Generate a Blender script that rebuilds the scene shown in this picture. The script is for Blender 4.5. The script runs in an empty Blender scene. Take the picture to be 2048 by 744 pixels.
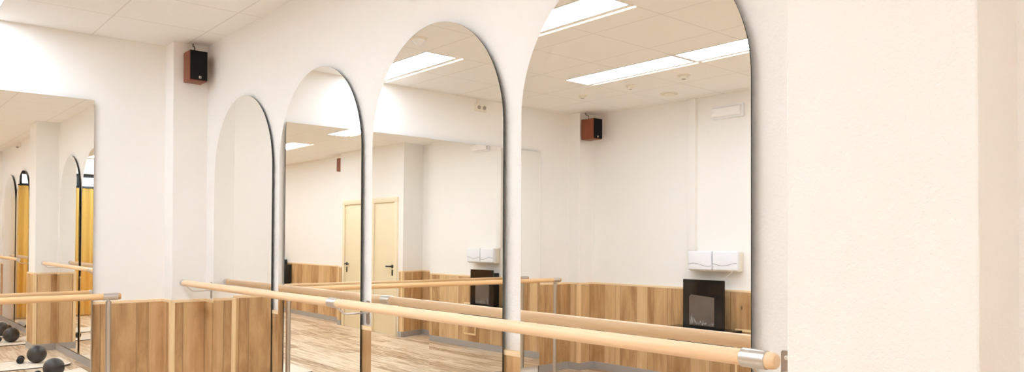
import bpy, bmesh, math, random
from mathutils import Vector, Matrix

# ------------------------------------------------------------------ camera, world, exposure
SC = bpy.context.scene
COL = SC.collection
FPX, CY, W_PX, H_PX = 1509.43, 464.85, 2048.0, 744.0
cam_d = bpy.data.cameras.new('camera')
cam_d.sensor_fit = 'HORIZONTAL'
cam_d.sensor_width = 36.0
cam_d.lens = 36.0 * FPX / W_PX
cam_d.shift_y = (CY - H_PX / 2) / W_PX
cam_d.clip_start = 0.02
cam_o = bpy.data.objects.new('camera', cam_d)
COL.objects.link(cam_o)
_yaw, _pit, _rol = 0.7115, 0.0122, 0.0022
fw = Vector((-math.cos(_yaw), math.sin(_yaw), 0)); rt = Vector((math.sin(_yaw), math.cos(_yaw), 0)); zz = Vector((0, 0, 1))
F = fw * math.cos(_pit) + zz * math.sin(_pit)
U = zz * math.cos(_pit) - fw * math.sin(_pit)
R0 = rt
R = R0 * math.cos(_rol) + U * math.sin(_rol)
U = U * math.cos(_rol) - R0 * math.sin(_rol)
m = Matrix.Identity(4)
for i in range(3):
    m[i][0], m[i][1], m[i][2] = R[i], U[i], -F[i]
m[0][3], m[1][3], m[2][3] = 6.0596, -1.9925, 1.42
cam_o.matrix_world = m
SC.camera = cam_o

SC.view_settings.view_transform = 'Standard'
SC.view_settings.look = 'None'
SC.view_settings.gamma = 1.0
SC.view_settings.use_curve_mapping = False
SC.view_settings.exposure = 0.0
SC.cycles.max_bounces = 16
SC.cycles.glossy_bounces = 9
SC.cycles.diffuse_bounces = 10
SC.cycles.caustics_reflective = True
SC.cycles.caustics_refractive = False

LIGHT_E = 15.7            # emission of the ceiling panels
LIGHT_COL = (0.915, 1.05, 1.215)
world = bpy.data.worlds.new('World'); SC.world = world
world.use_nodes = True
wn = world.node_tree.nodes; wl = world.node_tree.links
bg = wn['Background']
tcw = wn.new('ShaderNodeTexCoord'); nz = wn.new('ShaderNodeTexNoise'); nz.inputs['Scale'].default_value = 7.0
nz.inputs['Detail'].default_value = 4.0
rw = wn.new('ShaderNodeValToRGB')                       # broken cloud over a pale blue sky
rw.color_ramp.elements[0].position = .42; rw.color_ramp.elements[0].color = (.22, .33, .52, 1)
rw.color_ramp.elements[1].position = .58; rw.color_ramp.elements[1].color = (1.0, 1.0, 1.0, 1)
wl.new(tcw.outputs['Generated'], nz.inputs['Vector']); wl.new(nz.outputs['Fac'], rw.inputs[0]); wl.new(rw.outputs[0], bg.inputs[0])
bg.inputs[1].default_value = 2.2

# ------------------------------------------------------------------ node helpers / materials
def srgb(r, g, b):
    f = lambda c: (c / 12.92) if c <= 0.04045 else ((c + 0.055) / 1.055) ** 2.4
    return (f(r / 255), f(g / 255), f(b / 255), 1.0)

class NT:
    def __init__(s, name):
        s.m = bpy.data.materials.new(name); s.m.use_nodes = True
        s.n = s.m.node_tree.nodes; s.l = s.m.node_tree.links
        s.b = s.n['Principled BSDF']
    def node(s, t, **kw):
        x = s.n.new(t)
        for k, v in kw.items(): setattr(x, k, v)
        return x
    def link(s, a, b): s.l.new(a, b)
    def val(s, sock, v):
        if hasattr(v, 'is_output') or isinstance(v, bpy.types.NodeSocket): s.l.new(v, sock)
        else: sock.default_value = v
    def math(s, op, a, b=None, c=None):
        x = s.node('ShaderNodeMath', operation=op)
        s.val(x.inputs[0], a)
        if b is not None: s.val(x.inputs[1], b)
        if c is not None: s.val(x.inputs[2], c)
        return x.outputs[0]
    def pos(s):
        g = s.node('ShaderNodeNewGeometry'); x = s.node('ShaderNodeSeparateXYZ')
        s.link(g.outputs['Position'], x.inputs[0]); return g.outputs['Position'], x.outputs
    def comb(s, x, y, z):
        c = s.node('ShaderNodeCombineXYZ')
        for i, v in enumerate((x, y, z)): s.val(c.inputs[i], v)
        return c.outputs[0]
    def noise(s, vec, scale, detail=3, rough=.5, dist=0.0):
        t = s.node('ShaderNodeTexNoise'); s.link(vec, t.inputs['Vector'])
        t.inputs['Scale'].default_value = scale; t.inputs['Detail'].default_value = detail
        t.inputs['Roughness'].default_value = rough; t.inputs['Distortion'].default_value = dist
        return t.outputs['Fac']
    def ramp(s, fac, stops):
        r = s.node('ShaderNodeValToRGB'); s.link(fac, r.inputs[0])
        e = r.color_ramp.elements
        while len(e) < len(stops): e.new(0.5)
        for i, (p_, c) in enumerate(stops):
            e[i].position = p_; e[i].color = c if len(c) == 4 else (*c, 1)
        return r.outputs[0]
    def mix(s, fac, a, b, mode='MIX'):
        x = s.node('ShaderNodeMix', data_type='RGBA', blend_type=mode)
        s.val(x.inputs[0], fac); s.val(x.inputs[6], a); s.val(x.inputs[7], b)
        return x.outputs[2]
    def bump(s, h, strength=.2, dist=.002):
        b = s.node('ShaderNodeBump'); b.inputs['Strength'].default_value = strength
        b.inputs['Distance'].default_value = dist
        s.link(h, b.inputs['Height']); s.link(b.outputs[0], s.b.inputs['Normal'])
    def base(s, c): s.val(s.b.inputs['Base Color'], c)
    def set(s, **kw):
        for k, v in kw.items(): s.b.inputs[k.replace('_', ' ')].default_value = v
        return s

def plain(name, col, rough=.5, metal=0.0, vary=.06, spec=.5):
    t = NT(name)
    P_, _ = t.pos()
    n = t.noise(P_, 9.0, 2)
    dark = tuple(c * (1 - vary) for c in col[:3]) + (1,)
    t.base(t.mix(n, dark, col)); t.set(Roughness=rough, Metallic=metal, Specular_IOR_Level=spec)
    return t.m

def stucco(name, col, strength=.5, scale=95):
    t = NT(name)
    P_, _ = t.pos()
    big = t.noise(P_, 1.3, 2)
    dark = tuple(c * .965 for c in col[:3]) + (1,)
    t.base(t.mix(big, dark, col))
    fine = t.noise(P_, scale, 4, .62, .4)
    crater = t.noise(P_, scale * .33, 3, .55)
    h = t.math('ADD', t.math('MULTIPLY', fine, .7), t.math('MULTIPLY', crater, .6))
    t.bump(h, strength, .006); t.set(Roughness=.85, Specular_IOR_Level=.25)
    return t.m

def planks(name, pitch=.235, tones=None):
    t = NT(name)
    P_, o = t.pos()
    u = t.math('SUBTRACT', o[0], o[1])
    wob = t.node('ShaderNodeTexWhiteNoise', noise_dimensions='1D')
    q = t.math('DIVIDE', t.math('ADD', u, 20.0), pitch)
    # every other seam is shifted so the boards come in two widths
    idx = t.math('FLOOR', q)
    fr = t.math('SUBTRACT', q, idx)
    t.link(idx, wob.inputs['W'])
    cut = t.math('MULTIPLY_ADD', wob.outputs['Value'], .5, .3)
    side = t.math('GREATER_THAN', fr, cut)
    two = t.math('GREATER_THAN', wob.outputs['Value'], .7)
    idx2 = t.math('ADD', idx, t.math('MULTIPLY', t.math('MULTIPLY', side, two), .5))
    wn2 = t.node('ShaderNodeTexWhiteNoise', noise_dimensions='1D')
    t.link(t.math('ADD', idx2, 3.7), wn2.inputs['W'])
    r = wn2.outputs['Value']
    off = t.math('MULTIPLY', r, 37.0)
    vec = t.comb(t.math('MULTIPLY', u, 4.5), off, t.math('MULTIPLY', o[2], .8))
    grain = t.noise(vec, 2.2, 5, .6, .8)
    vec2 = t.comb(t.math('MULTIPLY', u, 70.0), off, t.math('MULTIPLY', o[2], 1.6))
    fine = t.noise(vec2, 2.0, 3, .6, .2)
    tones = tones or [srgb(166, 126, 82), srgb(207, 169, 121), srgb(232, 200, 154)]
    c = t.ramp(t.math('ADD', t.math('MULTIPLY', grain, .70), t.math('MULTIPLY', r, .32)), [(.28, tones[0]), (.5, tones[1]), (.78, tones[2])])
    c = t.mix(t.math('MULTIPLY', fine, .16), c, srgb(150, 108, 70))
    vo = t.node('ShaderNodeTexVoronoi', feature='F1'); vo.inputs['Scale'].default_value = 1.0
    t.link(t.comb(t.math('MULTIPLY', u, 5.0), off, t.math('MULTIPLY', o[2], 2.6)), vo.inputs['Vector'])
    knot = t.math('SMOOTHSTEP' if False else 'LESS_THAN', vo.outputs['Distance'], .06)
    ring = t.math('SUBTRACT', 1.0, t.math('MINIMUM', t.math('MULTIPLY', vo.outputs['Distance'], 5.5), 1.0))
    c = t.mix(t.math('MULTIPLY', ring, .3), c, srgb(116, 80, 50))
    c = t.mix(t.math('MULTIPLY', knot, .6), c, srgb(70, 48, 30))
    seam1 = t.math('LESS_THAN', t.math('ABSOLUTE', t.math('SUBTRACT', fr, .012)), .013)
    seam2 = t.math('MULTIPLY', t.math('LESS_THAN', t.math('ABSOLUTE', t.math('SUBTRACT', fr, cut)), .012), two)
    seam = t.math('MAXIMUM', seam1, seam2)
    c = t.mix(t.math('MULTIPLY', seam, .42), c, srgb(86, 60, 40))
    t.base(c)
    t.bump(t.math('SUBTRACT', t.math('MULTIPLY', fine, .12), seam), .25, .002)
    t.set(Roughness=.5, Specular_IOR_Level=.35)
    return t.m

def floor_mat():
    t = NT('oak_floor_boards')
    P_, o = t.pos()
    row = t.math('DIVIDE', t.math('ADD', o[1], 30.0), .185)
    ri = t.math('FLOOR', row); rf_ = t.math('SUBTRACT', row, ri)
    w1 = t.node('ShaderNodeTexWhiteNoise', noise_dimensions='1D'); t.link(ri, w1.inputs['W'])
    lx = t.math('DIVIDE', t.math('ADD', t.math('ADD', o[0], 40.0), t.math('MULTIPLY', w1.outputs['Value'], 1.3)), 1.3)
    li = t.math('FLOOR', lx); lf = t.math('SUBTRACT', lx, li)
    w2 = t.node('ShaderNodeTexWhiteNoise', noise_dimensions='2D'); t.link(t.comb(ri, li, 0.0), w2.inputs['Vector'])
    r = w2.outputs['Value']
    off = t.math('MULTIPLY', r, 50.0)
    g1 = t.noise(t.comb(t.math('MULTIPLY', o[0], 1.1), t.math('MULTIPLY', o[1], 15.0), off), 1.6, 5, .62, .7)
    g2 = t.noise(t.comb(t.math('MULTIPLY', o[0], 2.0), t.math('MULTIPLY', o[1], 60.0), off), 2.0, 3, .6, .2)
    c = t.ramp(t.math('ADD', t.math('MULTIPLY', g1, .85), t.math('MULTIPLY', r, .16)), [(.37, srgb(166, 134, 98)), (.48, srgb(214, 189, 157)), (.60, srgb(237, 219, 193))])
    c = t.mix(t.math('MULTIPLY', g2, .16), c, srgb(140, 104, 72))
    s1 = t.math('LESS_THAN', rf_, .016); s2 = t.math('LESS_THAN', lf, .003)
    c = t.mix(t.math('MULTIPLY', t.math('MAXIMUM', s1, s2), .35), c, srgb(110, 84, 60))
    t.base(c); t.set(Roughness=.42, Specular_IOR_Level=.4)
    return t.m

def ceil_mat():
    t = NT('ceiling_tiles')
    P_, o = t.pos()
    n = t.noise(P_, 120, 3, .6)
    n2 = t.noise(P_, 26, 3, .55)
    fx = t.math('PINGPONG', t.math('ADD', o[0], .0), .3)
    fy = t.math('PINGPONG', t.math('ADD', o[1], .15), .3)
    lx = t.math('LESS_THAN', fx, .0055); ly = t.math('LESS_THAN', fy, .0055)
    line = t.math('MAXIMUM', lx, ly)
    hx = t.math('LESS_THAN', fx, .011); hy = t.math('LESS_THAN', fy, .011)
    halo = t.math('MAXIMUM', hx, hy)
    c = t.mix(n2, (.885, .868, .845, 1), (.915, .90, .88, 1))
    c = t.mix(t.math('MULTIPLY', halo, .5), c, (.93, .915, .895, 1))
    c = t.mix(t.math('MULTIPLY', line, .38), c, (.55, .50, .45, 1))
    t.base(c)
    h = t.math('SUBTRACT', t.math('MULTIPLY', n, .35), halo)
    t.bump(h, .18, .004); t.set(Roughness=.9, Specular_IOR_Level=.2)
    return t.m

def pale_wood(name, axis, c0, c1, rough=.38):
    t = NT(name)
    P_, o = t.pos()
    k = [60.0, 60.0, 60.0]; k[axis] = 2.2
    g = t.noise(t.comb(*[t.math('MULTIPLY', o[i], k[i]) for i in range(3)]), .8, 4, .6, .3)
    k2 = [9.0, 9.0, 9.0]; k2[axis] = 1.1
    g2 = t.noise(t.comb(*[t.math('MULTIPLY', o[i], k2[i]) for i in range(3)]), .8, 2)
    f = t.math('ADD', t.math('MULTIPLY', g, .6), t.math('MULTIPLY', g2, .4))
    t.base(t.ramp(f, [(.3, c0), (.68, c1)])); t.set(Roughness=rough, Specular_IOR_Level=.4)
    return t.m

def emis(name, col, e):
    t = NT(name)
    P_, o = t.pos()
    t.base((.9, .9, .9, 1)); t.b.inputs['Emission Color'].default_value = (*col, 1)
    n = t.noise(P_, 3.0, 1)
    t.link(t.math('MULTIPLY_ADD', n, e * .04, e * .98), t.b.inputs['Emission Strength'])
    return t.m

def brushed(name, col, axis, rough=.28):
    t = NT(name)
    P_, o = t.pos()
    k = [300.0, 300.0, 300.0]; k[axis] = 4.0
    g = t.noise(t.comb(*[t.math('MULTIPLY', o[i], k[i]) for i in range(3)]), 1.0, 2)
    t.base(t.mix(g, tuple(c * .85 for c in col[:3]) + (1,), col))
    t.set(Metallic=1.0)
    t.link(t.math('MULTIPLY_ADD', g, .12, rough), t.b.inputs['Roughness'])
    return t.m

def mirror_mat():
    t = NT('mirror_silver')
    P_, o = t.pos()
    n = t.noise(P_, .6, 1)
    t.base(t.mix(n, (.955, .948, .918, 1), (.962, .953, .924, 1)))
    t.set(Metallic=1.0, Roughness=0.0)
    return t.m

M = {}
M['wall'] = stucco('cream_stucco', (.90, .880, .850, 1))
M['wall_smooth'] = stucco('cream_paint', (.90, .880, .850, 1), .08, 60)
M['ceiling'] = ceil_mat()
M['floor'] = floor_mat()
M['planks'] = planks('oak_wall_planks')
M['cap'] = pale_wood('pale_cap_wood', 0, srgb(234, 202, 156), srgb(247, 224, 186), .5)
M['capv'] = pale_wood('pale_corner_wood', 2, srgb(230, 198, 146), srgb(246, 220, 176), .5)
M['barre_x'] = pale_wood('beech_barre_along_x', 0, srgb(232, 194, 150), srgb(247, 216, 178), .33)
M['barre_y'] = pale_wood('beech_barre_along_y', 1, srgb(222, 178, 126), srgb(242, 204, 156), .33)
M['endgrain'] = pale_wood('beech_end_grain', 1, srgb(206, 160, 104), srgb(232, 190, 138), .45)
M['steel_x'] = brushed('brushed_steel_along_x', (.74, .70, .67, 1), 0)
M['steel_y'] = brushed('brushed_steel_along_y', (.74, .70, .67, 1), 1)
M['steel_z'] = brushed('brushed_steel_along_z', (.66, .63, .60, 1), 2)
M['bracket'] = plain('grey_bracket_metal', (.50, .43, .38, 1), .38, .85)
M['screw'] = plain('bright_screw', (.8, .8, .76, 1), .35, .9)
M['skirt'] = plain('grey_skirting', srgb(172, 168, 164), .45)
M['mirror'] = mirror_mat()
M['glass_edge'] = plain('dark_mirror_edge', (.035, .05, .05, 1), .15, 0, .1)
M['pad'] = plain('mirror_pad', (.25, .22, .2, 1), .8)
M['cherry'] = pale_wood('cherry_veneer', 2, srgb(112, 56, 34), srgb(148, 80, 50), .45)
M['grille'] = plain('black_speaker_cloth', (.016, .014, .014, 1), .9, 0, .4, .2)
M['badge'] = plain('pale_badge', srgb(232, 222, 190), .4)
M['black'] = plain('black_plastic', (.015, .015, .016, 1), .4)
M['black_glass'] = plain('black_glass', (.008, .008, .009, 1), .06, 0, .2, .6)
M['fire_screen'] = plain('smoked_fire_screen', srgb(112, 100, 92), .2, 0, .35)
M['ember'] = plain('pale_ash_glass', srgb(176, 170, 162), .25, 0, .5)
M['white'] = plain('white_plastic', srgb(238, 240, 246), .3, 0, .02)
M['white2'] = plain('offwhite_plastic', srgb(238, 232, 220), .4, 0, .02)
M['grey_line'] = plain('grey_line', srgb(150, 152, 160), .5)
M['socket_grey'] = plain('socket_grey', srgb(170, 160, 150), .5)
M['door'] = plain('cream_door_paint', srgb(238, 224, 190), .45, 0, .03)
M['door_frame'] = plain('cream_frame_paint', srgb(240, 226, 196), .45, 0, .03)
M['light_white'] = plain('white_light_frame', (.85, .83, .8, 1), .4, 0, .02)
M['light'] = emis('light_diffuser', LIGHT_COL, LIGHT_E)
M['strip_glow'] = emis('painted_strip_glow', (1.0, .95, .90), 1.05)  # weak emission stands in for light falling on a white strip, no lamp
M['mat'] = plain('cream_exercise_mat', srgb(236, 224, 206), .8, 0, .04)
M['mat_under'] = plain('dark_mat_underside', srgb(60, 52, 46), .9)
M['ball'] = plain('dark_grey_ball_vinyl', srgb(62, 58, 56), .36, 0, .15)
M['cover'] = plain('milky_lamp_cover', srgb(246, 245, 244), .18, 0, .02)
M['window_black'] = plain('black_window_frame', (.012, .013, .016, 1), .4)
tg = NT('window_glass'); tr_ = tg.node('ShaderNodeBsdfTransparent'); tr_.inputs[0].default_value = (.93, .96, .97, 1)
gl_ = tg.node('ShaderNodeBsdfGlossy'); gl_.inputs['Roughness'].default_value = .02
fr_ = tg.node('ShaderNodeFresnel'); fr_.inputs[0].default_value = 1.45
mx_ = tg.node('ShaderNodeMixShader'); tg.link(fr_.outputs[0], mx_.inputs[0]); tg.link(tr_.outputs[0], mx_.inputs[1]); tg.link(gl_.outputs[0], mx_.inputs[2])
tg.link(mx_.outputs[0], tg.n['Material Output'].inputs[0]); M['glass'] = tg.m
tc = NT('yellow_curtain_cloth')
P_, o_ = tc.pos()
tc.base(tc.mix(tc.noise(tc.comb(0.0, tc.math('MULTIPLY', o_[1], 14.0), tc.math('MULTIPLY', o_[2], .3)), 1.0, 3), srgb(250, 216, 128), srgb(255, 240, 176)))
tc.set(Roughness=.85, Specular_IOR_Level=.2)
tl_ = tc.node('ShaderNodeBsdfTranslucent'); tl_.inputs[0].default_value = srgb(255, 228, 142)
mc_ = tc.node('ShaderNodeMixShader'); mc_.inputs[0].default_value = .45
tc.link(tc.b.outputs[0], mc_.inputs[1]); tc.link(tl_.outputs[0], mc_.inputs[2]); tc.link(mc_.outputs[0], tc.n['Material Output'].inputs[0])
M['curtain'] = tc.m

# ------------------------------------------------------------------ mesh helpers
def woff(o):
    v = Vector((0, 0, 0))
    while o is not None:
        v += o.location; o = o.parent
    return v

def link(name, bm, mat, parent=None, loc=None, smooth=None):
    """one bmesh (in world coordinates) -> one object; loc = its own origin"""
    org = Vector(loc) if loc is not None else (woff(parent) if parent else Vector((0, 0, 0)))
    bmesh.ops.translate(bm, verts=bm.verts, vec=-org)
    bmesh.ops.recalc_face_normals(bm, faces=bm.faces)
    me = bpy.data.meshes.new(name)
    if smooth is not None:
        for e in bm.edges:
            if len(e.link_faces) == 2 and e.calc_face_angle(0) > smooth: e.smooth = False
        for f in bm.faces: f.smooth = True
    bm.to_mesh(me); bm.free()
    mats = mat if isinstance(mat, (list, tuple)) else [mat]
    for x in mats: me.materials.append(x)
    o = bpy.data.objects.new(name, me); COL.objects.link(o)
    if parent is not None:
        o.parent = parent
        o.location = org - woff(parent)
    else:
        o.location = org
    return o

def tag(o, label, cat=None, group=None, kind=None):
    o['label'] = label
    if cat: o['category'] = cat
    if group: o['group'] = group
    if kind: o['kind'] = kind
    return o

def thing(name, loc, label, cat, group=None, kind=None):
    o = bpy.data.objects.new(name, None); COL.objects.link(o)
    o.location = loc; o.empty_display_size = .05
    return tag(o, label, cat, group, kind)

def copy_tree(o, parent=None):
    c = o.copy(); COL.objects.link(c)
    if parent is not None: c.parent = parent
    for ch in o.children: copy_tree(ch, c)
    return c

NB = bmesh.new
SM = math.radians(35)

def hexa(bm, pts, bevel=0.0, seg=2, mi=0):
    vs = [bm.verts.new(q) for q in pts]
    fs = [bm.faces.new([vs[i] for i in f]) for f in ((0, 3, 2, 1), (4, 5, 6, 7), (0, 1, 5, 4), (1, 2, 6, 5), (2, 3, 7, 6), (3, 0, 4, 7))]
    for f in fs: f.material_index = mi
    if bevel > 0:
        es = list({e for f in fs for e in f.edges})
        r = bmesh.ops.bevel(bm, geom=es, offset=bevel, segments=seg, profile=.5, affect='EDGES')
        for f in r['faces']: f.material_index = mi
    return bm

def box(bm, x0, x1, y0, y1, z0, z1, bevel=0.0, f=None, seg=2, mi=0):
    f = f or (lambda x, y, z: (x, y, z))
    P = [f(x0, y0, z0), f(x1, y0, z0), f(x1, y1, z0), f(x0, y1, z0), f(x0, y0, z1), f(x1, y0, z1), f(x1, y1, z1), f(x0, y1, z1)]
    return hexa(bm, P, bevel, seg, mi)

def tube(bm, pts, r, n=20, cap=True, mi=0):
    pts = [Vector(q) for q in pts]
    rr = r if isinstance(r, (list, tuple)) else [r] * len(pts)
    rings = []; ref = None
    for i, q in enumerate(pts):
        d = ((pts[i] - pts[i - 1]).normalized() if i else Vector()) + ((pts[i + 1] - pts[i]).normalized() if i < len(pts) - 1 else Vector())
        if d.length < 1e-9: d = (pts[-1] - pts[0])
        d.normalize()
        if ref is None:
            ref = Vector((0, 0, 1)) if abs(d.z) < .9 else Vector((1, 0, 0))
        a = (ref - d * ref.dot(d)).normalized(); ref = a
        b = d.cross(a)
        rings.append([bm.verts.new(q + (a * math.cos(2 * math.pi * k / n) + b * math.sin(2 * math.pi * k / n)) * rr[i]) for k in range(n)])
    for i in range(len(rings) - 1):
        for k in range(n):
            f = bm.faces.new((rings[i][k], rings[i][(k + 1) % n], rings[i + 1][(k + 1) % n], rings[i + 1][k])); f.material_index = mi
    if cap:
        bm.faces.new(rings[0][::-1]).material_index = mi; bm.faces.new(rings[-1]).material_index = mi
    return bm

def fillet(pts, r, n=6):
    pts = [Vector(q) for q in pts]; out = [pts[0]]
    for i in range(1, len(pts) - 1):
        a = (pts[i - 1] - pts[i]).normalized(); b = (pts[i + 1] - pts[i]).normalized()
        p0 = pts[i] + a * r; p1 = pts[i] + b * r
        for k in range(n + 1):
            t = k / n
            out.append(p0 * (1 - t) ** 2 + pts[i] * 2 * t * (1 - t) + p1 * t * t)
    return out + [pts[-1]]

def prism(bm, outline, f, d0, d1, mi_front=0, mi_side=0, mi_back=0):
    """outline [(u,v)], f(u,d,v)->world; extruded from depth d0 to d1 (d1 = front)"""
    a = [bm.verts.new(f(u, d0, v)) for u, v in outline]; b = [bm.verts.new(f(u, d1, v)) for u, v in outline]
    n = len(a)
    bm.faces.new(b).material_index = mi_front
    bm.faces.new(a[::-1]).material_index = mi_back
    for k in range(n):
        bm.faces.new((a[k], a[(k + 1) % n], b[(k + 1) % n], b[k])).material_index = mi_side
    return bm

def ball_mesh(bm, c, r, seg=40, rings=24):
    bmesh.ops.create_uvsphere(bm, u_segments=seg, v_segments=rings, radius=r, matrix=Matrix.Translation(c))
    return bm

def revolve(bm, c, prof, n=28, axis='z', mi=0):
    """prof [(r,h)]"""
    c = Vector(c); rings = []
    for r, h in prof:
        ring = []
        for k in range(n):
            a = 2 * math.pi * k / n
            v = Vector((r * math.cos(a), r * math.sin(a), h))
            if axis == 'x': v = Vector((v.z, v.x, v.y))
            if axis == 'y': v = Vector((v.x, v.z, v.y))
            ring.append(bm.verts.new(c + v))
        rings.append(ring)
    for i in range(len(rings) - 1):
        for k in range(n):
            bm.faces.new((rings[i][k], rings[i][(k + 1) % n], rings[i + 1][(k + 1) % n], rings[i + 1][k])).material_index = mi
    bm.faces.new(rings[0][::-1]).material_index = mi; bm.faces.new(rings[-1]).material_index = mi
    return bm

# ------------------------------------------------------------------ room frames
CE, TR = 2.902, 0.983                 # ceiling and wainscot heights
WB = -0.01723                         # wall B (far left) is a touch off square
WA = -0.0289                          # wall C (opposite) is a touch off square
XD = 9.6                              # wall D, with the curtains
def fA(x, o, z): return (x, -o, z)                                   # wall with the arches: along X
def fB(s, o, z): return (o + WB * s, -s + o * WB, z)                 # far wall: s = distance from corner
def fC(x, o, z): return (x * math.cos(WA) - o * math.sin(WA), -4.41 + x * math.sin(WA) + o * math.cos(WA), z)
YD = -4.075                           # wall face with the doors
YF = -4.25
PAx, PAy = .184, .249                 # corner pillar
NP0, NP1, NPq = 5.085, 5.512, .253    # near pillar
PCx, PCs, PCe = .1655, 4.174, 4.411   # far corner pillar

def structure(name, bm, mat, label, cat):
    o = link(name, bm, mat); tag(o, label, cat, kind='structure'); return o

bm = NB(); box(bm, -.4, XD + .25, -5.0, .25, -.12, 0)
structure('floor', bm, M['floor'], 'light oak plank floor seen in the mirrors', 'floor')
bm = NB(); box(bm, -.4, XD + .25, -5.0, .25, CE, CE + .12)
structure('ceiling', bm, M['ceiling'], 'suspended ceiling of square cream tiles', 'ceiling')
bm = NB(); box(bm, -.3, XD + .2, 0, .2, 0, CE)
structure('wall_right', bm, M['wall'], 'long cream wall that carries the arched mirrors', 'wall')
bm = NB(); hexa(bm, [fB(0, 0, 0), fB(4.8, 0, 0), fB(4.8, -.2, 0), fB(0, -.2, 0), fB(0, 0, CE), fB(4.8, 0, CE), fB(4.8, -.2, CE), fB(0, -.2, CE)])
structure('wall_left', bm, M['wall_smooth'], 'cream end wall with the big rectangular mirrors', 'wall')
bm = NB(); box(bm, -.2, 3.78, -.2, 0, 0, CE, f=fC)
structure('wall_opposite', bm, M['wall_smooth'], 'cream wall behind the fireplace, seen in the nearest arch', 'wall')
bm = NB(); prism(bm, [(3.75, -4.9), (3.75, -4.517), (3.6, YD), (5.64, YD), (5.64, -4.9)], lambda u, d, v: (u, v, d), 0, CE)
structure('wall_doors', bm, M['wall_smooth'], 'projecting cream wall with the two doors, seen in mirrors', 'wall')
bm = NB(); box(bm, 5.64, XD + .2, YF - .25, YF, 0, CE)
structure('wall_far', bm, M['wall_smooth'], 'set-back cream wall beyond the doors, seen in mirrors', 'wall')
# wall D with a window opening
WY0, WY1, WZ0, WZ1 = -4.0, -.32, 1.0, 2.6
bm = NB()
box(bm, XD, XD + .2, -4.5, .2, 0, WZ0); box(bm, XD, XD + .2, -4.5, .2, WZ1, CE)
box(bm, XD, XD + .2, WY1, .2, WZ0, WZ1); box(bm, XD, XD + .2, -4.5, WY0, WZ0, WZ1)
structure('wall_back', bm, M['wall_smooth'], 'cream end wall with curtained windows, seen in far mirrors', 'wall')

# pillars
bm = NB(); hexa(bm, [(-.05, 0.02, 0), (PAx, 0.02, 0), (PAx, -PAy, 0), (-.05, -PAy, 0), (-.05, 0.02, CE), (PAx, 0.02, CE), (PAx, -PAy, CE), (-.05, -PAy, CE)], .004, 2)
structure('pillar', bm, M['wall_smooth'], 'cream corner pillar under the speaker beside the first arch', 'pillar')
bm = NB(); box(bm, NP0, NP1, -NPq, .02, 0, CE, .006)
structure('pillar', bm, M['wall'], 'broad textured cream pillar near the camera', 'pillar')
bm = NB(); box(bm, PCs, PCe + .05, -.05, PCx, 0, CE, .004, f=fB)
structure('pillar', bm, M['wall_smooth'], 'small cream corner pillar seen in the nearest arch', 'pillar')

# ------------------------------------------------------------------ wainscot: planks, cap, corner strips, skirting
WT = .012
tn = [0]; bn = [0]
def run(p0, p1, label, n=None, ext0=0.0, ext1=0.0, corner=None, z0=0.0):
    """wood wainscot from p0 to p1 (plan), the room on the left-hand normal n"""
    p0 = Vector((*p0, 0)); p1 = Vector((*p1, 0)); d = (p1 - p0); L = d.length; d.normalize()
    nn = Vector((*n, 0)).normalized()
    f = lambda s, o, z: tuple(p0 + d * s + nn * o + Vector((0, 0, z)))
    tn[0] += 1; bn[0] += 1
    bm = NB(); box(bm, -ext0, L + ext1, -.01, WT, .0, TR - .022, f=f)
    w = link('trim_%d' % tn[0], bm, M['planks']); tag(w, label, 'wainscot', kind='structure')
    bm = NB(); box(bm, -ext0 - (.004 if ext0 > 0 else 0), L + ext1 + (.004 if ext1 > 0 else 0), -.01, WT + .003, TR - .022, TR, .002, f=f)
    link('cap_strip', bm, M['cap'], w, smooth=SM)
    if corner:
        for s in corner:
            a, b = (-WT - .004, -WT + .032) if s <= 0.001 else (L + WT - .032, L + WT + .004)
            bm = NB(); box(bm, a, b, WT - .032, WT + .004, .08, TR - .022, .002, f=f)
            link('corner_strip', bm, M['capv'], w)
    bm = NB(); box(bm, -ext0, L + ext1, -.01, WT + .010, 0, .082, .003, f=f)
    s_ = link('baseboard_%d' % bn[0], bm, M['skirt']); tag(s_, label.replace('plank wainscot', 'skirting board').replace('oak', 'grey'), 'baseboard', kind='structure')
    return w
def q2(t): return (t[0], t[1])
run((PAx, 0), (NP0, 0), 'oak plank wainscot under the four near arched mirrors', (0, -1))
run((PAx, -PAy), (PAx, 0), 'oak plank wainscot on the front of the corner pillar', (1, 0), ext0=WT)
run((-.004, -PAy), (PAx, -PAy), 'oak plank wainscot on the narrow side of the corner pillar', (0, -1), ext1=WT, corner=[PAx])
run(q2(fB(PAy, 0, 0)), q2(fB(.735, 0, 0)), 'oak plank wainscot between corner pillar and rectangular mirror', q2(fB(0, 1, 0)))
run(q2(fB(3.70, 0, 0)), q2(fB(PCs, 0, 0)), 'oak plank wainscot past the far edge of the rectangular mirrors', q2(fB(0, 1, 0)))
run(q2(fB(PCs, -.01, 0)), q2(fB(PCs, PCx, 0)), 'oak plank wainscot on the side of the small corner pillar', (WB * 0, 1), ext1=WT, corner=[PCx + .01])
run(q2(fB(PCs, PCx, 0)), q2(fB(PCe, PCx, 0)), 'oak plank wainscot on the front of the small corner pillar', q2(fB(0, 1, 0)), ext0=WT)
run(q2(fC(.10, 0, 0)), q2(fC(3.75, 0, 0)), 'oak plank wainscot behind the fireplace', (0, 1))
run((3.75, -4.517), (3.6, YD), 'oak plank wainscot on the return beside the right door', (-.95, -.32), ext1=WT)
run((3.6, YD), (3.69, YD), 'oak plank wainscot strip right of the right door', (0, 1), ext0=WT, corner=[0])
run((5.53, YD), (5.64, YD), 'oak plank wainscot strip left of the left door', (0, 1), ext1=WT, corner=[.11])
run((5.64, YF), (5.64, YD), 'oak plank wainscot on the short return past the doors', (1, 0), ext1=WT)
run((5.66, YF), (XD, YF), 'oak plank wainscot on the set-back far wall', (0, 1))
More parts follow.
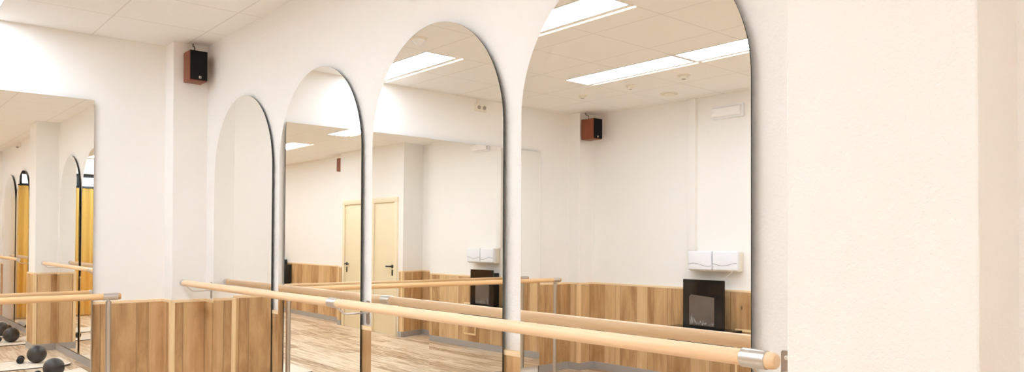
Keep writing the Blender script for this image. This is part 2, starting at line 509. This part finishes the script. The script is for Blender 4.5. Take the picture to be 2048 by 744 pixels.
run((NP0, 0), (NP0, -NPq), 'oak plank wainscot on the near pillar, facing the end wall', (-1, 0), ext1=WT)
run((NP0, -NPq), (NP1, -NPq), 'oak plank wainscot on the broad front of the near pillar', (0, -1), ext0=WT, ext1=WT, corner=[0, NP1 - NP0])
run((NP1, -NPq), (NP1, 0), 'oak plank wainscot on the near pillar, facing the windows', (1, 0), ext0=WT)
run((NP1 + .02, 0), (XD, 0), 'oak plank wainscot under the two arches past the pillar', (0, -1))

# ------------------------------------------------------------------ arched mirrors
def mirror_y(x, z): return .0255 + .0019 * (x - 3) - .0028 * (z - 1)     # stand-off from the wall
def arched(x0, x1, label, ztop=2.417, zb=.10):
    r = (x1 - x0) / 2; cx = (x0 + x1) / 2; zs = ztop - r
    out = [(x0, zb), (x1, zb)]
    for k in range(65):
        a = math.pi * k / 64
        out.append((cx + r * math.cos(a), zs + r * math.sin(a)))
    t = thing('arched_mirror', (cx, -.02, zb), label, 'mirror', 'arched wall mirrors')
    bm = NB(); prism(bm, out, lambda u, d, v: (u, -mirror_y(u, v) + .005 - d, v), 0, .005, 0, 1, 1)
    link('mirror_glass', bm, [M['mirror'], M['glass_edge']], t)
    ins = [(cx + (u - cx) * .93, zb + .03 + (v - zb - .03) * .975) for u, v in out]
    for zc in (.55, 1.25, 1.9):
        bm = NB(); box(bm, cx - r * .6, cx + r * .6, -mirror_y(cx, zc) + .0065, -.0005 if zc > TR else -WT - .0005, zc - .04, zc + .04)
        link('mounting_pad', bm, M['pad'], t)
    return t
arched(.399, 1.437, 'arched frameless mirror closest to the corner pillar')
arched(1.547, 2.570, 'second arched frameless mirror from the corner pillar')
arched(2.683, 3.721, 'third arched frameless mirror from the corner pillar')
arched(3.832, 4.8475, 'largest-looking arched frameless mirror, beside the near textured pillar')
arched(6.92, 7.97, 'arched mirror past the near pillar reflecting yellow curtain, seen in the end-wall mirror', 2.44)
arched(8.06, 9.16, 'last arched mirror by the curtained end wall, seen in the end-wall mirror', 2.44)

# rectangular mirrors on the end wall
def rect_mirror(y0, y1, fx, label, zt=2.427, zb=.088):
    t = thing('rectangular_mirror', (fx((y0 + y1) / 2, 1.2), (y0 + y1) / 2, zb), label, 'mirror', 'rectangular mirrors on the end wall')
    bm = NB()
    P = [(fx(y, z) - d, y, z) for z in (zb, zt) for (d, y) in ((0, y0), (0, y1), (.006, y1), (.006, y0))]
    hexa(bm, [P[0], P[1], P[2], P[3], P[4], P[5], P[6], P[7]])
    bmesh.ops.recalc_face_normals(bm, faces=bm.faces)
    for f in bm.faces:
        f.normal_update(); c = f.calc_center_median()
        f.material_index = 0 if abs(f.normal.x) > .9 and c.x > fx(c.y, c.z) - .003 else 1
    link('mirror_glass', bm, [M['mirror'], M['glass_edge']], t)
    for zc in (.5, 1.3, 2.1):
        bm = NB()
        ya, yb = y0 - .3 * (1 if y0 > y1 else -1), y1 + .3 * (1 if y0 > y1 else -1)
        pts = []
        for z in (zc - .05, zc + .05):
            for (y, front) in ((ya, 1), (yb, 1), (yb, 0), (ya, 0)):
                pts.append((fx(y, z) - .0075 if front else WB * -y + .0005, y, z))
        hexa(bm, pts); link('mounting_pad', bm, M['pad'], t)
    return t
rect_mirror(-.737, -2.196, lambda y, z: .015 - math.tan(.008) * (y + .74) + .003 * (z - 1.2), 'tall rectangular mirror panel beside the corner pillar')
rect_mirror(-2.202, -3.69, lambda y, z: .004 + math.tan(.0232) * (y + 2.2), 'tall rectangular mirror panel towards the fireplace wall')

# ------------------------------------------------------------------ doors
def door(k, x0, x1, hinge_far, label):
    t = bpy.data.objects.new('door_%d' % k, None); COL.objects.link(t); t.location = ((x0 + x1) / 2, YD, 0)
    tag(t, label, 'door', kind='structure')
    fw_, ft = .075, .03
    for a, b, c, d in ((x0, x0 + fw_, 0, 2.09 - fw_), (x1 - fw_, x1, 0, 2.09 - fw_), (x0, x1, 2.09 - fw_, 2.09)):
        bm = NB(); box(bm, a, b, YD - .02, YD + ft, c, d, .004); 
        link('door_frame', bm, M['door_frame'], t, smooth=SM)
    bm = NB(); box(bm, x0 + fw_ + .004, x1 - fw_ - .004, YD - .02, YD + .008, .008, 2.09 - fw_ - .004, .003)
    leaf = link('door_leaf', bm, M['door'], t, smooth=SM)
    hx = x1 - fw_ - .07 if hinge_far == 0 else x0 + fw_ + .07
    sgn = -1 if hinge_far == 0 else 1
    bm = NB(); revolve(bm, (hx, YD + .008, 1.04), [(.026, 0), (.026, .012), (.012, .014), (.011, .045)], 20, 'y')
    tube(bm, [(hx, YD + .05, 1.04), (hx + sgn * .02, YD + .055, 1.04), (hx + sgn * .125, YD + .05, 1.038)], .0115, 12)
    h = link('door_handle', bm, M['black'], t, smooth=SM)
    bm = NB(); box(bm, hx - .018, hx + .018, YD + .008, YD + .016, .90, .99, .004); revolve(bm, (hx, YD + .015, .945), [(.008, 0), (.008, .008)], 14, 'y')
    link('lock_plate', bm, M['black'], t, smooth=SM)
    return t
door(1, 3.733, 4.515, 1, 'cream door with black lever handle, right of the mirrored pair')
door(2, 4.70, 5.49, 0, 'cream door with black lever handle, left of the mirrored pair')

# ------------------------------------------------------------------ ballet barres
def sleeve(bm, x, y, z, L, r=.0255, axis=0):
    a, b = -L / 2, L / 2
    pr = [(r - .002, a), (r, a + .002), (r, b - .002), (r - .002, b)]
    revolve(bm, (x, y, z), pr, 32, 'x' if axis == 0 else 'y'); return bm

def wall_barre(x0, x1, z, sleeves, brackets, label, joints):
    y = -.18; r = .0225
    t = thing('ballet_barre', ((x0 + x1) / 2, 0, z), label, 'ballet barre', 'wall-mounted barres')
    cuts = [x0 + .01] + joints + [x1]
    for i in range(len(cuts) - 1):
        a, b = cuts[i], cuts[i + 1]
        bm = NB()
        if i == len(cuts) - 2:
            revolve(bm, (0, y, z), [(r, a), (r, b - .012), (r * .93, b - .005), (r * .8, b - .001), (r * .5, b)], 32, 'x')
        else:
            revolve(bm, (0, y, z), [(r, a), (r, b)], 32, 'x')
        link('rail', bm, M['barre_x'], t, smooth=SM)
    for sx, L in sleeves:
        bm = NB(); sleeve(bm, sx, y, z, L); link('sleeve', bm, M['steel_x'], t, smooth=SM)
    for bx in brackets:
        bm = NB(); tube(bm, fillet([(bx, -.004, z - .058), (bx, -.138, z - .058), (bx, -.18, z - .02)], .018), .0048, 12)
        bk = link('bracket', bm, M['steel_y'], t, smooth=SM)
        bm = NB()
        w_, zb_, zt_ = .0165, z - .12, z + .004
        out = [(bx + w_ * math.cos(a), zb_ + w_ + w_ * math.sin(a)) for a in [math.pi + math.pi * k / 10 for k in range(11)]]
        out += [(bx + w_, zt_ - .004), (bx + w_ - .004, zt_), (bx - w_ + .004, zt_), (bx - w_, zt_ - .004)]
        prism(bm, out, fA, .0, .0235 if False else .004)
        if True:
            pass
        pl = link('wall_plate', bm, M['bracket'], bk)
        for zc in (zt_ - .02,):
            bm = NB(); revolve(bm, (bx, -.004, zc), [(.0065, 0), (.0065, -.0018), (.004, -.0026), (.002, -.0018)], 18, 'y')
            link('screw', bm, M['screw'], bk, smooth=SM)
    return t
wall_barre(.222, 5.018, 1.1085, [(.240, .05), (2.58, .085), (4.953, .075)], [.300, 2.612, 4.945],
           'long pale beech barre on wall brackets in front of the arches', [2.58])
wall_barre(6.75, 9.42, 1.1085, [(6.77, .05), (9.3, .075)], [6.83, 9.3],
           'beech barre past the near pillar, seen only in the end-wall mirror', [])

def post_barre():
    x, z, y0, y1, r = .225, 1.03, -.603, -3.755, .0225
    t = thing('ballet_barre', (x, (y0 + y1) / 2, 0), 'beech barre on steel floor posts before the end-wall mirrors', 'ballet barre')
    bm = NB(); revolve(bm, (x, 0, z), [(r, y1 + .11), (r, y0 - .11)], 32, 'y'); link('rail', bm, M['barre_y'], t, smooth=SM)
    for s, ye in ((1, y0), (-1, y1)):
        bm = NB(); sleeve(bm, x, ye - s * .065, z, .095, axis=1); link('sleeve', bm, M['steel_y'], t, smooth=SM)
        bm = NB()
        pr = [(r, ye - s * .03), (r, ye - s * .006), (r * .9, ye - s * .001), (r * .6, ye)]
        if s < 0: pr = pr
        revolve(bm, (x, 0, z), pr, 32, 'y'); link('end_cap', bm, M['endgrain'], t, smooth=SM)
        yp = ye - s * .078
        bm = NB(); revolve(bm, (x, yp, 0), [(.0185, .006), (.0185, z - .034), (.012, z - .030), (.012, z - .02)], 28, 'z')
        po = link('post', bm, M['steel_z'], t, smooth=SM)
        bm = NB(); revolve(bm, (x, yp, 0), [(.055, 0), (.055, .005), (.045, .009), (.02, .01)], 32, 'z'); link('floor_flange', bm, M['steel_z'], po, smooth=SM)
    return t
post_barre()

# ------------------------------------------------------------------ ceiling lights
def ceiling_light(x0, yc, label, group):
    """recessed 1.2 x 0.3 m panel beside a thin ceiling strip whose brightness is painted in"""
    x1 = x0 + 1.185; y0, y1 = yc - .145, yc + .145
    t = thing('ceiling_light', ((x0 + x1) / 2, yc, CE), label, 'ceiling light', group)
    bm = NB(); b = .006
    for a in ((x0, x1, y0, y0 + b), (x0, x1, y1 - b, y1), (x0, x0 + b, y0 + b, y1 - b), (x1 - b, x1, y0 + b, y1 - b)):
        box(bm, a[0], a[1], a[2], a[3], CE - .0075, CE + .002)
    link('frame', bm, M['light_white'], t)
    bm = NB(); box(bm, x0 + b, x1 - b, y0 + b, y1 - b, CE - .007, CE - .001); link('diffuser', bm, M['light'], t)
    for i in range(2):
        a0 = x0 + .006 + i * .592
        bm = NB(); box(bm, a0, a0 + .582, y0 - .072, y0 - .056, CE - .006, CE - .001); link('painted_glow_strip', bm, M['strip_glow'], t)
    return t
ln = 'glowing ceiling panel near the arches, '
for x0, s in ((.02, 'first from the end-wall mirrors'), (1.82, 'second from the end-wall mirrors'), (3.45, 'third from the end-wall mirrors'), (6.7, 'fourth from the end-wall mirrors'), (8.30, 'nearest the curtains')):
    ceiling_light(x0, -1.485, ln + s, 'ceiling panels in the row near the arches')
ln = 'glowing ceiling panel in the fireplace-side row, '
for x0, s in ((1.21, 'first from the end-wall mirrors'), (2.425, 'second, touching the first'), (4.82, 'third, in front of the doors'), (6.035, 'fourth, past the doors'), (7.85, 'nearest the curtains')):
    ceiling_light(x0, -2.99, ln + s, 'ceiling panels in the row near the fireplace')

# ------------------------------------------------------------------ speakers
def speaker(name, x0, x1, y0, y1, z0, z1, front, label, cord=True):
    """front = +1 grille on the +X face"""
    t = thing('wall_speaker', ((x0 + x1) / 2, (y0 + y1) / 2, z0), label, 'speaker', 'small bookshelf speakers')
    bm = NB(); box(bm, x0, x1 - .012, y0, y1, z0, z1, .003); link('cabinet', bm, M['cherry'], t, smooth=SM)
    bm = NB(); box(bm, x1 - .013, x1, y0 + .002, y1 - .002, z0 + .006, z1 - .002, .004); g = link('grille', bm, M['grille'], t, smooth=SM)
    yc = y0 + (y1 - y0) * .56
    bm = NB(); box(bm, x1 - .001, x1 + .002, yc - .0085, yc + .0085, z0 + .017, z0 + .034, .001); b = link('badge', bm, M['badge'], g)
    bm = NB()
    revolve(bm, (x1 + .0015, yc, z0 + .0265), [(.0042, 0), (.0042, .0012)], 14, 'x'); box(bm, x1 + .001, x1 + .0027, yc - .001, yc + .003, z0 + .019, z0 + .0235)
    link('badge_mark', bm, M['black'], b)
    bm = NB(); xb = x0 + .02
    tube(bm, fillet([(x0 + .05, (y0 + y1) / 2, z1 - .003), (x0 + .05, (y0 + y1) / 2, z1 + .05), (x0 + .012, (y0 + y1) / 2, CE - .025), (x0 + .004, (y0 + y1) / 2 + .005, CE - .001)], .012), .0035, 8)
    link('cable', bm, M['black'], t, smooth=SM)
    bm = NB(); box(bm, x0 - .022, x0 + .002, (y0 + y1) / 2 - .02, (y0 + y1) / 2 + .02, z0 + .06, z0 + .14); link('wall_bracket', bm, M['black'], t)
    return t
speaker('a', PAx + .02, .358, -.184, -.058, 2.6, 2.822, 1, 'cherry wood speaker with black grille, high on the corner pillar')
speaker('c', .125, .328, -4.298, -4.166, 2.588, 2.816, 1, 'cherry wood speaker on the small pillar, seen in nearest arch')
sp = speaker('f', 5.663, 5.84, -4.235, -4.10, 2.605, 2.83, 1, 'cherry wood speaker beyond the doors, seen only in reflections')

# ------------------------------------------------------------------ wall C fittings
# boxed pipe
bm = NB(); box(bm, 1.40, 1.487, 0, .045, 1.362, CE - .004, .004, f=fC)
o = link('pipe_boxing', bm, M['wall_smooth'], loc=fC(1.44, 0, 1.165), smooth=SM); tag(o, 'cream vertical pipe boxing running from ceiling down to the dispenser', 'pipe boxing')
# emergency light
t = thing('emergency_light', fC(1.845, 0, 2.665), 'white emergency light box high on the fireplace wall', 'emergency light')
bm = NB(); box(bm, 1.672, 2.018, 0, .028, 2.658, 2.785, .008, f=fC); link('base', bm, M['white'], t, smooth=SM)
bm = NB()
prof = [(.028, 2.668), (.058, 2.678), (.066, 2.705), (.060, 2.755), (.028, 2.775)]
va = [bm.verts.new(fC(1.69, q[0], q[1])) for q in prof]; vb = [bm.verts.new(fC(2.0, q[0], q[1])) for q in prof]
for k in range(len(prof)):
    kk = (k + 1) % len(prof); bm.faces.new((va[k], vb[k], vb[kk], va[kk]))
bm.faces.new(va[::-1]); bm.faces.new(vb)
link('cover', bm, M['cover'], t)
bm = NB(); tube(bm, [fC(1.679, .026, 2.722), fC(1.679, .036, 2.722)], .007, 14); link('screw', bm, M['socket_grey'], t, smooth=SM)
# paper dispenser
t = thing('paper_dispenser', fC(1.70, 0, 1.16), 'white twin-lid wall dispenser above the black fireplace', 'dispenser')
X0, X1 = 1.452, 2.012
bm = NB(); box(bm, X0 + .004, X1 - .004, 0, .10, 1.158, 1.352, .012, f=fC, seg=3); link('housing', bm, M['white2'], t, smooth=SM)
xm = (X0 + X1) / 2
for a, b in ((X0, xm - .0035), (xm + .0035, X1)):
    bm = NB(); box(bm, a, b, .07, .122, 1.168, 1.358, .014, f=fC, seg=3); cv = link('lid', bm, M['white'], t, smooth=SM)
    sgn = 1 if a == X0 else -1
    pts = [fC(a + .006 + (b - a - .012) * k / 24, .1225, 1.225 + .012 * math.sin(2 * math.pi * (k / 24) * .9 + (0 if sgn > 0 else 2.2)) - .006 * k / 24 * sgn) for k in range(25)]
    bm = NB(); tube(bm, pts, .0022, 6); link('wave_line', bm, M['grey_line'], cv)
bm = NB(); tube(bm, [fC(xm, .105, 1.17), fC(xm + .004, .107, 1.22), fC(xm - .002, .107, 1.30), fC(xm + .004, .105, 1.35)], .007, 8); link('hinge_seam', bm, M['grey_line'], t, smooth=SM)
bm = NB(); tube(bm, [fC(1.965, .12, 1.166), fC(1.955, .13, 1.15), fC(1.868, .14, 1.079)], .0022, 8)
o = link('pull_cord', bm, M['white'], loc=fC(1.96, .12, 1.166)); tag(o, 'short white cord slanting from the dispenser to the fireplace', 'cord')

# electric fireplace (twice: on wall C and on the far wall)
def fireplace(f, xc, label, wide=.47, zt=1.073):
    t = thing('electric_fireplace', f(xc, 0, .45), label, 'electric fireplace', 'black electric fireplaces')
    x0, x1 = xc - wide / 2, xc + wide / 2
    bm = NB(); box(bm, x0 + .03, x1 - .10, .02, .135, .605, zt - .04, .004, f=f); link('body', bm, M['black'], t)
    bm = NB(); box(bm, x0, x1, .135, .15, .600, zt, .003, f=f); gl = link('glass_front', bm, M['black_glass'], t)
    bm = NB(); out = [(x0 + .075, .622), (x1 - .11, .622), (x1 - .11, .905), (x0 + .095, .925), (x0 + .075, .905)]
    prism(bm, out, f, .149, .1515); sc_ = link('fire_screen', bm, M['fire_screen'], gl)
    rnd = random.Random(7)
    bm = NB()
    for k in range(30):
        u = x0 + .085 + (wide - .205) * rnd.random(); h = .015 + .025 * rnd.random()
        if u < x0 + .15: h += .08 * rnd.random()
        zb = .624 + .02 * rnd.random(); l = rnd.uniform(-.02, .02)
        c = f(u, .152, zb); a = Vector(c)
        top = Vector(f(u + l, .156, zb + h)); s1 = Vector(f(u - .007, .151, zb + h * .3)); s2 = Vector(f(u + .008, .151, zb + h * .35)); fr = Vector(f(u, .162, zb + h * .3))
        v = [bm.verts.new(q) for q in (a, s1, fr, s2, top)]
        for tri in ((0, 1, 2), (0, 2, 3), (4, 2, 1), (4, 3, 2), (0, 3, 1), (4, 1, 3)): bm.faces.new([v[i] for i in tri])
    e = link('embers', bm, M['ember'], sc_)
    bm = NB(); box(bm, x0 - .14, x1 + .11, .02, .22, .452, .59, .004, f=f); link('hearth_box', bm, M['black'], t, smooth=SM)
    bm = NB(); box(bm, x0 - .145, x1 + .115, .018, .228, .580, .600, .003, f=f); link('hearth_top', bm, M['black_glass'], t)
    return t
fireplace(fC, 1.656, 'black glass electric fireplace on the wall below the white dispenser')
fF = lambda x, o, z: (x, YF + o, z)
fireplace(fF, 8.36, 'black electric fireplace on the far wall past the doors', .44, 1.075)
t = thing('wall_control_panel', fF(8.02, 0, .62), 'slim black control panel with grey screen beside the far fireplace', 'control panel')
bm = NB(); box(bm, 7.955, 8.085, .02, .16, .60, .94, .004, f=fF); link('housing', bm, M['black'], t, smooth=SM)
bm = NB(); box(bm, 7.98, 8.06, .158, .163, .83, .92, .002, f=fF); link('screen', bm, M['socket_grey'], t)
bm = NB(); tube(bm, [fF(8.02, .158, .77), fF(8.02, .164, .77)], .008, 12); link('button', bm, M['white'], t)
# access hatch frame
t = thing('wall_hatch', fC(2.06, 0, .3), 'small pale wooden hatch frame on the planks beside the fireplace', 'hatch')
a0, a1, b0, b1 = 1.93, 2.19, .17, .61
for q in ((a0, a1, b1 - .022, b1), (a0, a1, b0, b0 + .022), (a0, a0 + .022, b0 + .022, b1 - .022), (a1 - .022, a1, b0 + .022, b1 - .022)):
    bm = NB(); box(bm, q[0], q[1], WT, WT + .012, q[2], q[3], .002, f=fC); link('frame_strip', bm, M['capv'], t)
bm = NB(); box(bm, a0 + .02, a1 - .02, WT, WT + .004, b0 + .02, b1 - .02, f=fC); link('hatch_panel', bm, M['planks'], t)

# ------------------------------------------------------------------ ceiling and wall small fittings
def detector(x, y, r, label, name='smoke_detector', group='small round ceiling detectors'):
    t = thing(name, (x, y, CE), label, 'detector', group)
    bm = NB(); revolve(bm, (x, y, CE), [(r, .0), (r, -.008), (r * .93, -.012), (r * .6, -.013)], 32); link('base', bm, M['white2'], t, smooth=SM)
    bm = NB(); revolve(bm, (x, y, CE), [(r * .62, -.012), (r * .58, -.028), (r * .40, -.034)], 32); link('head', bm, M['white2'], t, smooth=SM)
    bm = NB(); revolve(bm, (x, y, CE), [(r * .36, -.033), (r * .34, -.037), (r * .2, -.038)], 24); link('lens', bm, M['socket_grey'], t, smooth=SM)
    return t
detector(.816, -3.472, .05, 'small round white ceiling detector, closest to the reflected speaker')
detector(1.431, -3.48, .045, 'small round white ceiling detector, middle of the row of three')
detector(2.03, -3.49, .055, 'small round white ceiling detector, farthest from the reflected speaker')
t = thing('ceiling_detector', (1.474, -1.093, CE), 'large white ceiling detector with conical underside, in third arch', 'detector')
bm = NB(); revolve(bm, (1.474, -1.093, CE), [(.062, 0), (.062, -.012), (.055, -.016)], 32); link('base', bm, M['white2'], t, smooth=SM)
bm = NB(); revolve(bm, (1.474, -1.093, CE), [(.05, -.014), (.046, -.022), (.012, -.05), (.004, -.052)], 32); link('cone_lens', bm, M['cover'], t, smooth=SM)
t = thing('air_vent', (1.442, -4.047, CE), 'flat round white air vent in the ceiling near the pipe boxing', 'air vent')
bm = NB(); revolve(bm, (1.442, -4.047, CE), [(.085, 0), (.085, -.006), (.078, -.009), (.074, -.004)], 40); link('ring', bm, M['white2'], t, smooth=SM)
bm = NB(); revolve(bm, (1.442, -4.047, CE), [(.06, -.003), (.058, -.012), (.02, -.013)], 40); link('disc', bm, M['white2'], t, smooth=SM)
# double socket on wall B with stub of conduit
t = thing('power_socket', fB(2.853, 0, 2.77), 'white double socket near the ceiling above the rectangular mirrors', 'socket')
bm = NB(); box(bm, 2.78, 2.926, 0, .032, 2.773, 2.848, .008, f=fB, seg=3); link('box', bm, M['white2'], t, smooth=SM)
for s in (2.818, 2.888):
    bm = NB(); tube(bm, [fB(s, .031, 2.812), fB(s, .034, 2.812)], .021, 20)
    so = link('outlet', bm, M['socket_grey'], t, smooth=SM)
bm = NB(); box(bm, 2.81, 2.835, 0, .014, 2.845, CE - .002, f=fB); link('conduit', bm, M['white2'], t)
# sensor on wall A far away
t = thing('wall_sensor', (7.85, 0, 2.80), 'tiny white sensor near the ceiling above the arches past the pillar', 'sensor')
bm = NB(); box(bm, 7.82, 7.88, -.05, 0, 2.83, 2.885, .006); link('housing', bm, M['white2'], t, smooth=SM)
bm = NB(); revolve(bm, (7.85, -.045, 2.822), [(.016, -.012), (.02, 0), (.018, .012)], 16); link('eye', bm, M['socket_grey'], t, smooth=SM)

# ------------------------------------------------------------------ windows and curtains on wall D
t = bpy.data.objects.new('window_1', None); COL.objects.link(t); t.location = (XD + .08, (WY0 + WY1) / 2, WZ0)
tag(t, 'black framed window band above the yellow curtains', 'window', kind='structure')
bm = NB()
for z0, z1 in ((WZ0, WZ0 + .05), (WZ1 - .06, WZ1), (2.335, 2.375)):
    box(bm, XD + .06, XD + .11, WY0, WY1, z0, z1)
nm = 5
for k in range(nm):
    y = WY0 + .02 + (WY1 - WY0 - .04) * k / (nm - 1)
    box(bm, XD + .06, XD + .11, y - .025, y + .025, WZ0 + .05, WZ1 - .06)
link('window_frame', bm, M['window_black'], t)
bm = NB(); box(bm, XD + .083, XD + .089, WY0 + .01, WY1 - .01, WZ0 + .02, WZ1 - .02); link('pane', bm, M['glass'], t)
t = thing('curtain_rod', (XD - .15, -2.1, 2.34), 'dark curtain rod across the curtained end wall', 'curtain rod')
bm = NB(); tube(bm, [(XD - .15, -.24, 2.335), (XD - .15, -4.15, 2.335)], .011, 14); link('rod', bm, M['window_black'], t, smooth=SM)
for y in (-.27, -2.15, -4.12):
    bm = NB(); box(bm, XD - .16, XD, y - .012, y + .012, 2.325, 2.345); link('rod_bracket', bm, M['window_black'], t)
def curtain(y0, y1, ph, label):
    bm = NB(); n = 90; z0, z1 = .03, 2.325; rows = 8
    g = []
    for j in range(rows + 1):
        z = z0 + (z1 - z0) * j / rows
        row = []
        for i in range(n + 1):
            s = i / n; y = y0 + (y1 - y0) * s
            amp = .032 * (1.1 - .5 * j / rows)
            x = XD - .15 + amp * math.sin(2 * math.pi * s * 8 + ph) + .010 * math.sin(2 * math.pi * s * 3.3 + 2 * ph + z)
            row.append(bm.verts.new((x, y, z)))
        g.append(row)
    for j in range(rows):
        for i in range(n): bm.faces.new((g[j][i], g[j][i + 1], g[j + 1][i + 1], g[j + 1][i]))
    r = bmesh.ops.solidify(bm, geom=bm.faces[:], thickness=.002)
    o = link('curtain', bm, M['curtain'], loc=(XD - .15, (y0 + y1) / 2, 0), smooth=math.radians(60))
    return tag(o, label, 'curtain', 'yellow curtains on the end wall')
ys = [-.28, -1.22, -2.18, -3.14, -4.10]
cl = ['yellow floor-length curtain nearest the arched wall', 'second yellow floor-length curtain from the arched wall', 'third yellow floor-length curtain from the arched wall', 'yellow floor-length curtain nearest the far fireplace']
for i in range(4): curtain(ys[i] - .006, ys[i + 1] + .006, i * 1.3, cl[i])

# ------------------------------------------------------------------ mats, balls, weights
def mat(xc, y0, label, L=1.66, w=.64, curl=0.0, skew=0.0):
    bm = NB(); nx, ny, th = 16, 40, .008
    g = {}
    for s in (0, 1):
        for i in range(nx + 1):
            for j in range(ny + 1):
                u = -w / 2 + w * i / nx; v = L * j / ny
                r = .05
                # rounded corners pulled in
                cx = max(0, abs(u) - (w / 2 - r)); cy = max(0, r - v, v - (L - r))
                k = math.hypot(cx, cy)
                uu, vv = u, v
                if k > r:
                    uu = math.copysign(w / 2 - r + cx * r / k, u)
                    vv = (r - cy * r / k) if v < r else (L - r + cy * r / k)
                lift = curl * max(0, (.16 - v) / .16) ** 2
                g[s, i, j] = bm.verts.new((xc + uu + skew * vv, y0 - vv, .001 + s * th + lift))
    for i in range(nx):
        for j in range(ny):
            bm.faces.new((g[1, i, j], g[1, i + 1, j], g[1, i + 1, j + 1], g[1, i, j + 1])).material_index = 0
            bm.faces.new((g[0, i, j + 1], g[0, i + 1, j + 1], g[0, i + 1, j], g[0, i, j])).material_index = 1
    for i in range(nx):
        for j in (0, ny): bm.faces.new((g[0, i, j], g[0, i + 1, j], g[1, i + 1, j], g[1, i, j])).material_index = 1
    for j in range(ny):
        for i in (0, nx): bm.faces.new((g[0, i, j], g[0, i, j + 1], g[1, i, j + 1], g[1, i, j])).material_index = 1
    o = link('exercise_mat', bm, [M['mat'], M['mat_under']], loc=(xc, y0 - L / 2, 0))
    return tag(o, label, 'exercise mat', 'cream exercise mats on the floor')
mat(1.93, -.10, 'cream mat on the floor below the second arch')
mat(2.89, -.13, 'cream mat on the floor below the third arch', curl=.02)
mat(3.93, -.13, 'cream mat on the floor below the largest-looking arch', curl=.012)
mat(6.12, -.13, 'cream mat with its end curling up, just past the near pillar', curl=.035)
mat(7.10, -.13, 'cream mat on the floor below the arch reflecting the curtain')
def ball(x, y, label, r=.098):
    t = thing('pilates_ball', (x, y, .009), label, 'exercise ball', 'dark grey exercise balls')
    bm = NB()
    bmesh.ops.create_uvsphere(bm, u_segments=48, v_segments=32, radius=r, matrix=Matrix.Translation((x, y, .009 + r)) @ Matrix.Rotation(.7, 4, 'X') @ Matrix.Rotation(.5, 4, 'Y'))
    link('ball', bm, M['ball'], t, smooth=3.0)
    bm = NB(); Rm = Matrix.Rotation(.7, 3, 'X') @ Matrix.Rotation(.5, 3, 'Y')
    pts = [Vector((x, y, .009 + r)) + Rm @ Vector((r * math.cos(2 * math.pi * k / 64), r * math.sin(2 * math.pi * k / 64), 0)) for k in range(65)]
    tube(bm, pts, .0012, 6, cap=False); link('seam', bm, M['ball'], t)
    bm = NB(); d = (Rm @ Vector((0, 0, 1))); c = Vector((x, y, .009 + r)) + d * (r - .0015)
    tube(bm, [c, c + d * .003], .008, 14); link('plug', bm, M['black'], t)
    return t
ball(2.86, -.445, 'dark grey ball on the mat below the third arch')
ball(3.99, -.405, 'dark grey ball on the mat below the largest-looking arch')
ball(6.13, -.345, 'dark grey ball on the mat with the curling end')
ball(6.98, -.345, 'dark grey ball on the mat below the curtain-reflecting arch')
def dumbbell(x, y, ang, label, z=.009):
    t = thing('dumbbell', (x, y, z), label, 'dumbbell', 'small black dumbbells')
    c = Vector((x, y, z + .036)); d = Vector((math.cos(ang), math.sin(ang), 0))
    bm = NB(); tube(bm, [c - d * .055, c + d * .055], .0135, 16); link('handle', bm, M['black'], t, smooth=SM)
    for s in (-1, 1):
        bm = NB(); a = c + d * s * .048
        tube(bm, [a, a + d * s * .004, a + d * s * .046, a + d * s * .05], [.030, .036, .036, .030], 24); link('weight_head', bm, M['black'], t, smooth=SM)
    return t
dumbbell(2.86, -.585, .15, 'small black dumbbell beside the ball below the third arch')
dumbbell(4.10, -.545, .2, 'small black dumbbell beside the ball below the largest-looking arch')
dumbbell(6.17, -.495, .3, 'small black dumbbell beside the ball by the curling mat')
dumbbell(6.36, -.36, .1, 'small black dumbbell behind the ball by the curling mat')
dumbbell(6.98, -.48, .2, 'small black dumbbell beside the ball below the curtain-reflecting arch')
# rolled mat
t = thing('rolled_mat', (7.95, -.16, 0), 'cream rolled-up mat by the skirting past the near pillar', 'rolled mat')
bm = NB(); pts = []
N = 120
ya, yb = 7.66, 8.26
prof = []
for k in range(N + 1):
    a = 2 * math.pi * 4 * k / N; r = .014 + .036 * k / N
    prof.append((-.16 + r * math.cos(a), .051 + r * math.sin(a)))
for (x0_, x1_) in ((ya, yb),):
    A = [bm.verts.new((x0_, q[0], q[1])) for q in prof]; B = [bm.verts.new((x1_, q[0], q[1])) for q in prof]
    for k in range(N): bm.faces.new((A[k], A[k + 1], B[k + 1], B[k]))
bmesh.ops.solidify(bm, geom=bm.faces[:], thickness=.004)
link('roll', bm, M['mat'], t, smooth=math.radians(60))
bm = NB(); tube(bm, [(ya + .004, -.16, .051), (yb - .004, -.16, .051)], .030, 24); link('roll_core', bm, M['mat_under'], t, smooth=SM)
